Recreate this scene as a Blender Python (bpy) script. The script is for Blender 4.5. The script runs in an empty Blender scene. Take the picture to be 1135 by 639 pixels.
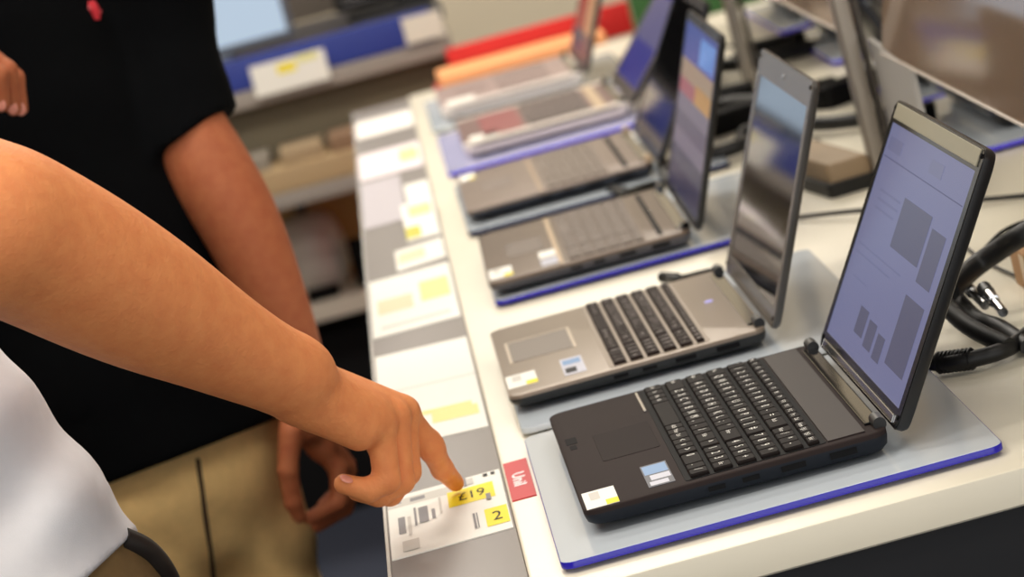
import bpy, bmesh, math, random
import numpy as np
from mathutils import Vector, Matrix
from mathutils.bvhtree import BVHTree
random.seed(7)
sc = bpy.context.scene
COL = sc.collection
T = 0.90                                   # height of the sales table top above the floor
R = math.radians

# ------------------------------------------------------------------ camera
CAM = np.array([-0.0431, -2.4336, 0.6465 + T])
YAW, PITCH, ROLL, FPX = 0.0140, 0.1729, -0.2627, 3492.9
fw = np.array([math.sin(YAW)*math.cos(PITCH), math.cos(YAW)*math.cos(PITCH), -math.sin(PITCH)])
_r = np.cross(fw, [0, 0, 1]); _r /= np.linalg.norm(_r); _u = np.cross(_r, fw)
rt = math.cos(ROLL)*_r + math.sin(ROLL)*_u
up = -math.sin(ROLL)*_r + math.cos(ROLL)*_u
def ray(px, py):
    return fw*FPX + rt*(px-567.5) + up*(319.5-py)
def at(px, py, y):
    """world point at depth y seen at a place of the photograph"""
    d = ray(px, py); return Vector(CAM + d*(y-CAM[1])/d[1])
def tz(px, py, z=0.0):
    """world point at height z above the table top"""
    d = ray(px, py); return Vector(CAM + d*(T+z-CAM[2])/d[2])
cd = bpy.data.cameras.new('camera'); cam = bpy.data.objects.new('camera', cd); COL.objects.link(cam)
cam.matrix_world = Matrix(((rt[0], up[0], -fw[0], CAM[0]), (rt[1], up[1], -fw[1], CAM[1]), (rt[2], up[2], -fw[2], CAM[2]), (0, 0, 0, 1)))
cd.sensor_width = 36; cd.lens = FPX/1135*36
cd.dof.use_dof = True; cd.dof.focus_distance = 2.55; cd.dof.aperture_fstop = 7.2
cd.clip_start = 0.05
sc.camera = cam

# ------------------------------------------------------------------ materials
def lin(c):
    return tuple(((v/255)/12.92 if v/255 <= .04045 else ((v/255+.055)/1.055)**2.4) for v in c)
MATS = {}
def mat(name, rgb, rough=.5, metal=0., spec=.5, noise=0., nscale=40., bump=0., bscale=200., sss=0., trans=0., emit=0., coat=0., alpha=1.):
    if name in MATS: return MATS[name]
    m = bpy.data.materials.new(name); m.use_nodes = True
    nt = m.node_tree; b = nt.nodes['Principled BSDF']
    c = lin(rgb) + (1,)
    b.inputs['Base Color'].default_value = c
    b.inputs['Roughness'].default_value = rough; b.inputs['Metallic'].default_value = metal
    b.inputs['Specular IOR Level'].default_value = spec
    b.inputs['Transmission Weight'].default_value = trans
    b.inputs['Coat Weight'].default_value = coat
    if sss: 
        b.inputs['Subsurface Weight'].default_value = sss
        b.inputs['Subsurface Radius'].default_value = (.012, .005, .003); b.inputs['Subsurface Scale'].default_value = .6
    if emit:
        b.inputs['Emission Color'].default_value = c; b.inputs['Emission Strength'].default_value = emit
        b.inputs['Base Color'].default_value = (.01, .01, .01, 1)
    if noise or bump:
        tc = nt.nodes.new('ShaderNodeTexCoord')
    if noise:
        n = nt.nodes.new('ShaderNodeTexNoise'); n.inputs['Scale'].default_value = nscale; n.inputs['Detail'].default_value = 4
        nt.links.new(tc.outputs['Object'], n.inputs['Vector'])
        mr = nt.nodes.new('ShaderNodeMapRange'); mr.inputs['From Min'].default_value = .25; mr.inputs['From Max'].default_value = .75
        mr.inputs['To Min'].default_value = 1-noise; mr.inputs['To Max'].default_value = 1+noise
        nt.links.new(n.outputs['Fac'], mr.inputs['Value'])
        mx = nt.nodes.new('ShaderNodeVectorMath'); mx.operation = 'SCALE'; mx.inputs[0].default_value = c[:3]
        nt.links.new(mr.outputs['Result'], mx.inputs['Scale'])
        nt.links.new(mx.outputs['Vector'], b.inputs['Base Color'])
    if bump:
        n2 = nt.nodes.new('ShaderNodeTexNoise'); n2.inputs['Scale'].default_value = bscale; n2.inputs['Detail'].default_value = 3
        nt.links.new(tc.outputs['Object'], n2.inputs['Vector'])
        bp = nt.nodes.new('ShaderNodeBump'); bp.inputs['Strength'].default_value = bump; bp.inputs['Distance'].default_value = .002
        nt.links.new(n2.outputs['Fac'], bp.inputs['Height']); nt.links.new(bp.outputs['Normal'], b.inputs['Normal'])
    MATS[name] = m
    return m
def skin_mat(name, rgb, red):
    m = mat(name, rgb, rough=.6, spec=.25, sss=.12, bump=.35, bscale=260)
    nt = m.node_tree; b = nt.nodes['Principled BSDF']
    tc = nt.nodes.new('ShaderNodeTexCoord')
    n = nt.nodes.new('ShaderNodeTexNoise'); n.inputs['Scale'].default_value = 70; n.inputs['Detail'].default_value = 6
    mp = nt.nodes.new('ShaderNodeMapping'); nt.links.new(tc.outputs['Object'], mp.inputs['Vector']); nt.links.new(mp.outputs['Vector'], n.inputs['Vector'])
    mx = nt.nodes.new('ShaderNodeMix'); mx.data_type = 'RGBA'
    mx.inputs['A'].default_value = lin(rgb)+(1,); mx.inputs['B'].default_value = lin(red)+(1,)
    mr = nt.nodes.new('ShaderNodeMapRange'); mr.inputs['From Min'].default_value = .35; mr.inputs['From Max'].default_value = .7
    nt.links.new(n.outputs['Fac'], mr.inputs['Value']); nt.links.new(mr.outputs['Result'], mx.inputs['Factor'])
    nt.links.new(mx.outputs['Result'], b.inputs['Base Color'])
    return m

M_white = mat('cream_laminate', (226, 219, 200), .35, noise=.03, nscale=6)
M_floor = mat('navy_carpet', (36, 42, 58), .95, noise=.15, nscale=300)
M_wall = mat('beige_paint', (224, 212, 188), .8, noise=.03, nscale=3)
M_ceil = mat('ceiling_tile', (225, 222, 215), .9, noise=.02, nscale=5)
M_blk = mat('black_plastic', (16, 16, 18), .4)
M_blkm = mat('matte_black', (12, 12, 14), .7, spec=.15)
M_rub = mat('black_rubber', (14, 14, 15), .5)
M_paper = mat('white_paper', (240, 238, 230), .6)
M_grayp = mat('grey_print', (140, 138, 140), .7)
M_pale = mat('pale_grey_print', (208, 204, 196), .7)
M_dark = mat('black_print', (22, 20, 20), .7)
M_yel = mat('yellow_print', (246, 226, 30), .6)
M_paley = mat('pale_yellow_print', (232, 228, 150), .6)
M_peach = mat('peach_print', (240, 214, 178), .6)
M_red = mat('red_print', (196, 22, 32), .5)
M_chrome = mat('chrome', (215, 215, 215), .18, metal=1)
M_rail = mat('grey_ticket_rail', (138, 132, 128), .45, spec=.3)
M_post = mat('brushed_steel_post', (150, 142, 132), .38, metal=.6)

# ------------------------------------------------------------------ object helpers
def tag(o, label=None, cat=None, group=None, kind=None):
    if label: o['label'] = label
    if cat: o['category'] = cat
    if group: o['group'] = group
    if kind: o['kind'] = kind
    return o
def empty(name, loc=(0, 0, 0), rz=0., parent=None):
    o = bpy.data.objects.new(name, None); COL.objects.link(o); o.empty_display_size = .02
    o.location = loc; o.rotation_euler = (0, 0, rz); o.parent = parent
    return o
def copy_tree(o, parent=None):
    c = o.copy(); COL.objects.link(c)
    if parent: c.parent = parent
    for ch in list(o.children): copy_tree(ch, c)
    return c

class MB:
    """collects shapes and links them as ONE mesh object"""
    def __init__(s): s.bm = bmesh.new(); s.mats = []
    def mi(s, m):
        if m not in s.mats: s.mats.append(m)
        return s.mats.index(m)
    def poly(s, pts, m):
        f = s.bm.faces.new([s.bm.verts.new(p) for p in pts]); f.material_index = s.mi(m); return f
    def prism(s, rings, m, cap=True, top=None):
        """rings: list of closed loops of equal length, bottom to top"""
        i = s.mi(m); V = [[s.bm.verts.new(p) for p in r] for r in rings]
        for a, b in zip(V[:-1], V[1:]):
            for k in range(len(a)):
                f = s.bm.faces.new((a[k], a[(k+1) % len(a)], b[(k+1) % len(a)], b[k])); f.material_index = i
        if cap:
            f = s.bm.faces.new(V[0][::-1]); f.material_index = i
            f = s.bm.faces.new(V[-1]); f.material_index = i if top is None else s.mi(top)
    def box(s, a, b, m, bev=0.):
        x0, y0, z0 = a; x1, y1, z1 = b
        if bev <= 0:
            s.prism([[(x0, y0, z), (x1, y0, z), (x1, y1, z), (x0, y1, z)] for z in (z0, z1)], m)
        else:
            def ring(i, z): return rrect(x0+i, y0+i, x1-i, y1-i, max(bev-i, bev*.3), 3, z)
            s.prism([ring(bev*.6, z0), ring(0, z0+bev*.6), ring(0, z1-bev*.6), ring(bev*.18, z1-bev*.18), ring(bev*.6, z1)], m)
    def slab(s, x0, y0, x1, y1, rad, zs, m, top=None, seg=6):
        """rounded-corner slab; zs = [(z, inset)...]"""
        s.prism([rrect(x0+i, y0+i, x1-i, y1-i, max(rad-i, .0005), seg, z) for z, i in zs], m, top=top)
    def tube(s, pts, r, m, seg=10, cap=True):
        pts = [Vector(p) for p in pts]; n = len(pts)
        rr = r if isinstance(r, (list, tuple)) else [r]*n
        rings = []; prev = None
        for k in range(n):
            t = (pts[min(k+1, n-1)]-pts[max(k-1, 0)]).normalized()
            if prev is None:
                a = Vector((0, 0, 1)) if abs(t.z) < .9 else Vector((1, 0, 0))
                u = t.cross(a).normalized()
            else:
                u = (prev - t*prev.dot(t)).normalized()
            prev = u; v = t.cross(u)
            rings.append([pts[k]+(u*math.cos(2*math.pi*j/seg)+v*math.sin(2*math.pi*j/seg))*rr[k] for j in range(seg)])
        s.prism(rings, m, cap)
    def lathe(s, prof, m, seg=28, c=(0, 0, 0)):
        s.prism([[(c[0]+r*math.cos(2*math.pi*j/seg), c[1]+r*math.sin(2*math.pi*j/seg), c[2]+z) for j in range(seg)] for r, z in prof], m)
    def build(s, name, parent=None, smooth=False, loc=None):
        me = bpy.data.meshes.new(name)
        bmesh.ops.recalc_face_normals(s.bm, faces=s.bm.faces[:])
        s.bm.to_mesh(me); s.bm.free()
        for m in s.mats: me.materials.append(m)
        if smooth:
            for p in me.polygons: p.use_smooth = True
            try: me.set_sharp_from_angle(angle=R(40))
            except Exception: pass
        o = bpy.data.objects.new(name, me); COL.objects.link(o); o.parent = parent
        if loc is not None: o.location = loc
        return o
def rrect(x0, y0, x1, y1, r, seg, z):
    p = []
    for cx, cy, a0 in ((x1-r, y1-r, 0), (x0+r, y1-r, 90), (x0+r, y0+r, 180), (x1-r, y0+r, 270)):
        for k in range(seg+1):
            a = R(a0+90*k/seg); p.append((cx+r*math.cos(a), cy+r*math.sin(a), z))
    return p
def spline(pts, n=8):
    """Catmull-Rom through the points"""
    P = [Vector(p) for p in pts]; P = [2*P[0]-P[1]] + P + [2*P[-1]-P[-2]]; out = []
    for i in range(1, len(P)-2):
        for k in range(n):
            t = k/n; a, b, c, d = P[i-1:i+3]
            out.append(.5*((2*b)+(c-a)*t+(2*a-5*b+4*c-d)*t*t+(3*b-a-3*c+d)*t**3))
    out.append(P[-2]); return out

# text shapes (flat letter outlines) --------------------------------------------------
TEXT = {}
def make_texts(strings):
    obs = {}
    for s_ in strings:
        cu = bpy.data.curves.new('letters', 'FONT'); cu.body = s_; cu.size = 1; cu.resolution_u = 2
        o = bpy.data.objects.new('letters', cu); COL.objects.link(o); obs[s_] = o
    dg = bpy.context.evaluated_depsgraph_get(); dg.update()
    for s_, o in obs.items():
        me = o.evaluated_get(dg).to_mesh()
        TEXT[s_] = ([v.co.copy() for v in me.vertices], [tuple(p.vertices) for p in me.polygons])
    for o in obs.values():
        cu = o.data; bpy.data.objects.remove(o); bpy.data.curves.remove(cu)
def put_text(mb, s_, m, size, origin, right, upv, center=False, narrow=1.):
    V, F = TEXT[s_]
    if not V: return
    w = max(v.x for v in V)*size*narrow; h = max(v.y for v in V)*size
    o = Vector(origin); right = Vector(right).normalized(); upv = Vector(upv).normalized()
    if center: o = o - right*w/2 - upv*h/2
    vs = [mb.bm.verts.new(o+right*v.x*size*narrow+upv*v.y*size) for v in V]
    i = mb.mi(m)
    for f in F:
        try: mb.bm.faces.new([vs[k] for k in f]).material_index = i
        except ValueError: pass

ROWS = [  # front row first: (legend, width in key units)
    [('Ctrl', 1.25), ('Fn', 1), ('Win', 1), ('Alt', 1), ('', 5.25), ('AltGr', 1), ('Menu', 1), ('Ctrl', 1.25), ('<', 1), ('v', 1), ('>', 1), (None, .25), ('0', 2), ('.', 1), ('/', 1)],
    [('Shift', 2.25), ('Z', 1), ('X', 1), ('C', 1), ('V', 1), ('B', 1), ('N', 1), ('M', 1), (',', 1), ('.', 1), ('/', 1), ('Shift', 1.5), ('^', 1), (None, .25), ('1', 1), ('2', 1), ('3', 1), ('Ent', 1)],
    [('Caps', 1.75), ('A', 1), ('S', 1), ('D', 1), ('F', 1), ('G', 1), ('H', 1), ('J', 1), ('K', 1), ('L', 1), (';', 1), ("'", 1), ('Enter', 2), (None, .25), ('4', 1), ('5', 1), ('6', 1), ('+', 1)],
    [('Tab', 1.5), ('Q', 1), ('W', 1), ('E', 1), ('R', 1), ('T', 1), ('Y', 1), ('U', 1), ('I', 1), ('O', 1), ('P', 1), ('[', 1), (']', 1), ('#', 1.25), (None, .25), ('7', 1), ('8', 1), ('9', 1), ('*', 1)],
    [('`', 1), ('1', 1), ('2', 1), ('3', 1), ('4', 1), ('5', 1), ('6', 1), ('7', 1), ('8', 1), ('9', 1), ('0', 1), ('-', 1), ('=', 1), ('Back', 1.75), (None, .25), ('Num', 1), ('/', 1), ('*', 1), ('-', 1)],
    [('Esc', 1)] + [('F%d' % k, 1) for k in range(1, 13)] + [('Prt', .95), ('Del', .95), (None, .1), ('Home', 1), ('PgU', 1), ('PgD', 1), ('End', 1)],
]
make_texts(sorted({k for r in ROWS for k, w in r if k} | {'Unil', '2', '\u00a3', '\u00a319', 'P19', '99', '649', 'Laptop', 'Core', 'i5'}))

# ------------------------------------------------------------------ laptops
KEYMESH = {}
def key_mesh(leg, w, d, m, ml, tall=.0032, gxx=.004):
    k = (leg, round(w, 5), round(d, 5), m.name)
    if k in KEYMESH: return KEYMESH[k]
    b = MB(); g = .0011; gx = gxx
    b.prism([rrect(-d/2+gx/2, -w/2+g/2, d/2-gx/2, w/2-g/2, .0012, 2, 0), rrect(-d/2+gx/2, -w/2+g/2, d/2-gx/2, w/2-g/2, .0012, 2, tall*.6),
             rrect(-d/2+gx/2+.0008, -w/2+g/2+.0011, d/2-gx/2-.0008, w/2-g/2-.0011, .0012, 2, tall)], m)
    if leg:
        sz = .0105 if len(leg) == 1 else .0056
        put_text(b, leg, ml, sz, (-.003 if len(leg) == 1 else -.002, w/2-.0040, tall+.00008), (0, -1, 0), (1, 0, 0))
    o = b.build('key'); me = o.data; bpy.data.objects.remove(o); KEYMESH[k] = me
    return me

M_gloss = mat('glossy_black_panel', (10, 10, 12), .06, spec=.6, coat=.5)
def laptop(p):
    """built in local axes: x from the user's edge to the hinge, y from the camera-side end to the far end"""
    W, D, hb = p['W'], p['D'], p['hb']
    ml, md, mk = p['body'], p['deck'], p['keys']
    root = empty('laptop', p['loc'], p['rz'])
    tag(root, p['label'], 'laptop', 'laptops of the near row')
    # base body: wedge with rounded corners, thicker at the hinge
    b = MB(); seg = 6; foot = .003
    def ring(ins, f):
        return [(x, y, f(x)) for x, y, _ in rrect(ins, ins, D-ins, W-ins, .014, seg, 0)]
    b.prism([ring(.012, lambda x: foot+.003*(1-x/D)), ring(.005, lambda x: foot+.0015+.003*(1-x/D)), ring(.0015, lambda x: foot+.0055+.002*(1-x/D)), ring(0, lambda x: hb*.72), ring(0, lambda x: hb*.8)], ml)
    base = b.build('base', root, True)
    b = MB(); b.slab(0, 0, D, W, .014, [(hb*.8, .0), (hb-.001, 0), (hb-.0003, .0006), (hb, .0016)], md); deck = b.build('deck', root, True)
    for x, y in ((.03, .04), (.03, W-.04), (D-.03, .04), (D-.03, W-.04)):
        f = MB(); f.lathe([(.007, 0), (.008, .001), (.008, foot+.003)], M_rub, 14, (x, y, 0)); f.build('rubber_foot', root)
    # keyboard
    kx0, kx1 = p['kx']; y0, y1 = p['ky']
    b = MB(); b.slab(kx0-.003, y0-.003, kx1+.003, y1+.003, .004, [(hb, 0), (hb+.0005, .0002)], p.get('tray', M_blkm)); tray = b.build('keyboard', root)
    pit = (y1-y0)/19.25; fnd = (kx1-kx0)*.12; rd = (kx1-kx0-fnd)/5
    allk = MB() if not p['single_keys'] else None
    x = kx0
    for ri, row in enumerate(ROWS):
        d = rd if ri < 5 else fnd
        y = y1; tot = sum(w for k, w in row); sc_ = 19.25/tot
        for leg, w in row:
            ww = w*pit*sc_
            if leg is not None:
                c = (x+d/2, y-ww/2, hb+.0005)
                if p['single_keys']:
                    o = bpy.data.objects.new('key', key_mesh(leg, ww, d, mk, p['legend'])); COL.objects.link(o); o.parent = tray; o.location = c
                else:
                    allk.box((c[0]-d/2+.001, c[1]-ww/2+.001, c[2]), (c[0]+d/2-.001, c[1]+ww/2-.001, c[2]+.0022), mk)
            y -= ww
        x += d
    if allk: tag(allk.build('keys', tray), kind=None)
    # touchpad
    if p.get('pad'):
        px0, px1, py0, py1 = p['pad']
        b = MB(); b.slab(px0, py0, px1, py1, .003, [(hb, 0), (hb+.0004, .0002)], p['padmat']); b.build('touchpad', root)
        if p.get('padrim'):
            b = MB(); r_ = .003
            for (a, c) in (((px0-r_, py0-r_), (px0, py1+r_)), ((px1, py0-r_), (px1+r_, py1+r_)), ((px0, py1), (px1, py1+r_))):
                b.box((a[0], a[1], hb), (c[0], c[1], hb+.0007), p['padrim'])
            b.build('touchpad_rim', root)
    for bx in p.get('trims', []):
        b = MB(); b.box(bx[0], bx[1], bx[2], .0006); b.build(bx[3], root)
    # hinges and hinge cover
    b = MB(); b.box((D-.014, .03, hb-.001), (D-.002, W-.03, hb+.0022), p.get('hingebar', M_gloss), .001); b.build('hinge_cover', root)
    for y in (.012, W-.034):
        b = MB(); b.tube([(D-.004, y, hb+.003), (D-.004, y+.022, hb+.003)], .0055, p.get('hinge', M_gloss), 14); b.build('hinge', root, True)
    # lid, tilted about the hinge
    a = p['ang']; H = p['H']; th = p.get('lid_t', .008)
    lid = empty('lid', (D+.006, 0, hb-.004), 0, root); lid.rotation_euler = (0, -(math.pi/2-a) if False else (a-math.pi/2), 0)
    # lid local axes: z up the lid, x = outward (back of the screen), y along the hinge
    b = MB()
    def lring(xx, ins):
        return [(xx, y, z) for y, z, _ in rrect(ins, ins, W-ins, H-ins, .010, 6, 0)]
    b.prism([lring(0, 0), lring(th*.5, 0), lring(th*.85, .002), lring(th, .007)], p['lidback']); b.build('lid_shell', lid, True)
    bz = p.get('bez', (.012, .012, .016, .022))   # near, far, top, bottom
    b = MB()
    out = lring(-.001, .0008); inn = [(-.001, y, z) for y, z, _ in rrect(bz[0], bz[3], W-bz[1], H-bz[2], .001, 6, 0)]
    n = len(out); i = b.mi(p['bezel'])
    A = [b.bm.verts.new(v) for v in out]; B = [b.bm.verts.new(v) for v in inn]; A2 = [b.bm.verts.new((0.0005, v[1], v[2])) for v in out]; B2 = [b.bm.verts.new((0.0006, v[1], v[2])) for v in inn]
    for k in range(n):
        q = (k+1) % n
        for f in ((A[k], A[q], B[q], B[k]), (A2[k], A2[q], A[q], A[k]), (B[k], B[q], B2[q], B2[k])):
            b.bm.faces.new(f).material_index = i
    b.build('bezel', lid)
    b = MB(); x_ = -.0002; y0s, y1s, z0s, z1s = bz[0], W-bz[1], bz[3], H-bz[2]
    b.box((x_, y0s, z0s), (x_+.0006, y1s, z1s), p['screen'])
    for (u0, u1, v0, v1, m) in p.get('page', []):     # user's left is +y
        ya, yb = y1s-(y1s-y0s)*u0, y1s-(y1s-y0s)*u1; za, zb = z0s+(z1s-z0s)*v0, z0s+(z1s-z0s)*v1
        b.poly([(x_-.0002, ya, za), (x_-.0002, yb, za), (x_-.0002, yb, zb), (x_-.0002, ya, zb)], m)
    b.build('screen', lid)
    b = MB(); b.tube([(-.0012, W/2, H-bz[2]/2), (-.002, W/2, H-bz[2]/2)], .0028, M_chrome if p.get('cam_chrome') else M_blk, 12); b.build('webcam', lid)
    for y, z in ((.008, H-.007), (W-.008, H-.007), (.007, .01), (W-.007, .01)):
        b = MB(); b.tube([(-.0008, y, z), (-.0022, y, z)], .0022, M_blkm, 10); b.build('bezel_bumper', lid)
    # side ports on the camera-side end
    for x0, x1, z0, z1 in () if p.get('plain') else ((.10, .114, .5, .68), (.128, .142, .5, .68), (.16, .18, .48, .7), (.20, .222, .45, .7)):
        b = MB(); b.box((x0*D/.25, -.0002, hb*z0), (x1*D/.25, .004, hb*z1), M_blkm); b.build('port', root)
    # stickers
    for (nm, x0, y0_, w, h, parts) in p.get('stickers', []):
        b = MB(); b.box((x0, y0_, hb), (x0+w, y0_+h, hb+.0004), parts[0])
        for (fx0, fx1, fy0, fy1, m) in parts[1:]:
            b.poly([(x0+w*fx0, y0_+h*fy0, hb+.0005), (x0+w*fx1, y0_+h*fy0, hb+.0005), (x0+w*fx1, y0_+h*fy1, hb+.0005), (x0+w*fx0, y0_+h*fy1, hb+.0005)], m)
        b.build(nm, root)
    # power button
    b = MB(); b.lathe([(.0045, hb), (.0045, hb+.0008), (.0035, hb+.001)], p.get('button', M_chrome), 16, (D-.032, p.get('by', .03), 0)); b.build('power_button', root, True)
    return root

def emi(name, rgb, s=1.0): return mat(name, rgb, .25, emit=s, spec=.3)
S_page = emi('screen_page', (136, 140, 186), .8); S_line = emi('screen_rule', (84, 88, 135), .85); S_blk = emi('screen_picture', (96, 98, 130), .85); S_txt = emi('screen_text', (122, 126, 170), .85); S_head = emi('screen_header', (128, 132, 172), .85)
M_gloss = mat('glossy_black_panel', (10, 10, 12), .06, spec=.6, coat=.5)
M_legend = mat('white_legend', (235, 232, 225), .5); M_legdim = mat('grey_legend', (150, 140, 135), .5)
blue_st = mat('blue_sticker', (96, 140, 190), .4); sil_st = mat('silver_sticker', (190, 192, 208), .35); navy_st = mat('navy_sticker', (36, 44, 66), .4)
st_price = lambda x, y, w=.027, h=.05: ('price_sticker', x, y, w, h, [M_paper, (.62, 1, .0, .3, M_yel), (.2, .5, .45, .9, M_pale)])
st_cpu = lambda x, y: ('processor_sticker', x, y, .022, .076, [navy_st, (.05, .95, .55, .95, blue_st), (.2, .95, .28, .5, sil_st), (.1, .8, .05, .22, sil_st)])
ZM = T+.010
LP = {}
page = [(.02, .98, .845, .85, S_line), (.03, .2, .88, .94, S_txt), (.55, .7, .89, .95, S_head),
        (.40, .74, .52, .74, S_blk), (.77, .93, .47, .70, S_blk), (.1, .36, .70, .71, S_txt), (.1, .36, .66, .67, S_txt), (.1, .34, .62, .63, S_txt),
        (.05, .6, .44, .447, S_txt), (.05, .5, .40, .407, S_txt), (.72, .94, .10, .40, S_blk), (.30, .41, .10, .22, S_blk), (.44, .54, .08, .20, S_blk), (.57, .66, .07, .18, S_blk), (.1, .3, .3, .305, S_txt)]
L1 = laptop(dict(W=.385, D=.2512, hb=.022, loc=(0, 0, ZM), rz=.005, ang=2.1216, H=.2356, body=mat('blue_black_shell', (28, 32, 39), .5, spec=.15), deck=mat('charcoal_deck', (48, 40, 39), .65, spec=.06, noise=.04, nscale=200),
    keys=mat('black_keycap', (26, 21, 20), .6, spec=.08), legend=M_legend, kx=(.088, .199), ky=(.012, .373), single_keys=True, pad=(.030, .080, .15, .255), padmat=mat('charcoal_pad', (44, 37, 36), .65, spec=.06),
    trims=[((.081, .29, .0216), (.0835, .372, .0235), M_chrome, 'trim_strip'), ((.006, .243, .0216), (.016, .268, .0223), mat('pad_mark', (22, 20, 22), .6, spec=.04), 'pad_logo'), ((.008, .222, .0216), (.014, .238, .0223), mat('pad_mark', (22, 20, 22), .6, spec=.04), 'pad_logo'), ((.203, .01, .0216), (.234, .375, .0232), mat('glossy_brown_strip', (46, 38, 37), .45, spec=.12), 'speaker_strip')],
    lidback=M_blk, bezel=mat('black_bezel', (15, 15, 18), .15), bez=(.014, .012, .020, .016), screen=S_page, page=page, lid_t=.011,
    stickers=[st_price(.003, .004, .027, .056), st_cpu(.056, .02)], by=.03, hinge=M_blk,
    label='black laptop nearest the camera, screen showing a pale web page, price card being pointed at'))
# silver top trim of the nearest lid
b = MB(); b.box((-.0022, .012, .2356-.0165), (-.0012, .370, .2356-.002), mat('grey_gold_trim', (150, 146, 128), .35), .001); o = b.build('lid_top_trim', [c for c in L1.children if c.name.startswith('lid')][0])
b = MB(); b.box((-.0022, .02, .003), (-.0012, .365, .010), M_chrome, .001); o = b.build('lid_lower_trim', [c for c in L1.children if c.name.startswith('lid')][0])

d2 = mat('taupe_metal_deck', (138, 124, 110), .36, metal=.3)
L2 = laptop(dict(W=.3595, D=.2552, hb=.020, loc=(-.0318, .5158, ZM), rz=.0014, ang=1.979, H=.2408, body=mat('black_shell', (17, 19, 20), .35), deck=d2, tray=d2,
    keys=mat('brown_black_keycap', (40, 30, 27), .6, spec=.08), legend=M_legdim, kx=(.104, .198), ky=(.012, .347), single_keys=True, pad=(.014, .077, .158, .262), padmat=mat('taupe_pad', (108, 95, 84), .4), padrim=mat('light_rim', (205, 190, 170), .3),
    trims=[((-.0003, .01, .0165), (.0012, .35, .0195), mat('pale_edge', (206, 196, 184), .3), 'front_trim')],
    lidback=mat('grey_lid', (70, 68, 66), .3), bezel=mat('grey_brown_bezel', (104, 98, 92), .25), bez=(.014, .020, .026, .02), screen=M_gloss, cam_chrome=True,
    stickers=[st_price(.002, .036, .03, .06), ('processor_sticker', .058, .028, .022, .08, [sil_st, (.1, .9, .6, .9, blue_st), (.1, .6, .1, .4, M_dark)])], by=.2, hinge=M_blk, button=mat('violet_led', (190, 180, 255), emit=1.2), group=None,
    label='taupe laptop with black screen, second from the camera, beside the nearest black laptop'))
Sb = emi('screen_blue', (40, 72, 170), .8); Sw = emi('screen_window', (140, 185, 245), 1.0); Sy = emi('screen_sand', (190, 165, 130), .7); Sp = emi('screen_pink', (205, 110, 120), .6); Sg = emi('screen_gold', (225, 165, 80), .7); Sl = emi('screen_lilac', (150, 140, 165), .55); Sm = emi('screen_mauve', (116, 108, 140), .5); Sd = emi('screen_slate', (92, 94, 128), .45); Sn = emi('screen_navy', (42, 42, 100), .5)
bands3 = [(.0, 1, .78, 1, Sb), (.5, .96, .80, .96, Sw), (.0, 1, .66, .78, Sy), (0, .5, .57, .66, Sp), (.5, 1, .57, .68, Sg), (0, 1, .47, .57, Sl), (0, 1, .36, .47, Sm), (0, 1, .26, .36, Sl), (0, 1, .15, .26, Sd), (0, 1, 0, .15, Sn)]  # blue top with a window, then stacked emissive colour bands
d3 = mat('bronze_deck', (104, 88, 76), .36, metal=.3)
beige = mat('beige_strip', (196, 172, 142), .3)
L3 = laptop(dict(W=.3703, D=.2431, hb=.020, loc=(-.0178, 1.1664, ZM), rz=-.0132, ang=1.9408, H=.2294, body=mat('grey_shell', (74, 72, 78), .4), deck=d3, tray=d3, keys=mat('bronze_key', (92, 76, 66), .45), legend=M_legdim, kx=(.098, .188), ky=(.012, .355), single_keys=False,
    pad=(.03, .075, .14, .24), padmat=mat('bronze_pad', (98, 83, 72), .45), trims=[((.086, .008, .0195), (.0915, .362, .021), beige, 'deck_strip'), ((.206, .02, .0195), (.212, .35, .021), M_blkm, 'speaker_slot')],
    lidback=M_blk, bezel=mat('dark_bezel', (40, 42, 52), .2), bez=(.008, .008, .012, .012), screen=Sn, page=bands3,
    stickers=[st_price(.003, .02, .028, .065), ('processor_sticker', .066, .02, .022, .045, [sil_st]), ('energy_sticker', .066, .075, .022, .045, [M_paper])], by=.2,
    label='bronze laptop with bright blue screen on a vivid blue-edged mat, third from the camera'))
d4 = mat('mushroom_deck', (128, 112, 102), .4, metal=.2)
L4 = laptop(dict(W=.3724, D=.261, hb=.020, loc=(-.0173, 1.767, ZM), rz=-.0033, ang=2.12, H=.225, body=mat('dark_slate_shell', (34, 38, 50), .4), deck=d4, tray=d4, keys=mat('mushroom_key', (112, 98, 88), .45), legend=M_legdim, kx=(.115, .20), ky=(.012, .355), single_keys=False,
    pad=(.03, .075, .14, .24), padmat=mat('mushroom_pad', (120, 105, 96), .45), trims=[((.103, .008, .0195), (.108, .362, .021), mat('tan_strip', (170, 146, 122), .35), 'deck_strip'), ((.222, .02, .0195), (.229, .35, .021), M_blkm, 'speaker_slot')],
    lidback=M_blk, bezel=mat('dark_bezel', (40, 42, 52), .2), bez=(.01, .01, .014, .014), screen=M_gloss,
    stickers=[('price_sticker', .004, .30, .022, .06, [M_paper, (.6, 1, 0, .3, M_yel)])], by=.2, hinge=beige,
    label='mushroom-grey laptop with widely opened dark screen, between the blue-screened and the maroon one'))
mw = mat('white_shell', (232, 222, 212), .3)
S5b = emi('screen_deep_blue', (38, 42, 160), .8); S5v = emi('screen_violet', (118, 112, 170), .7)
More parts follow.
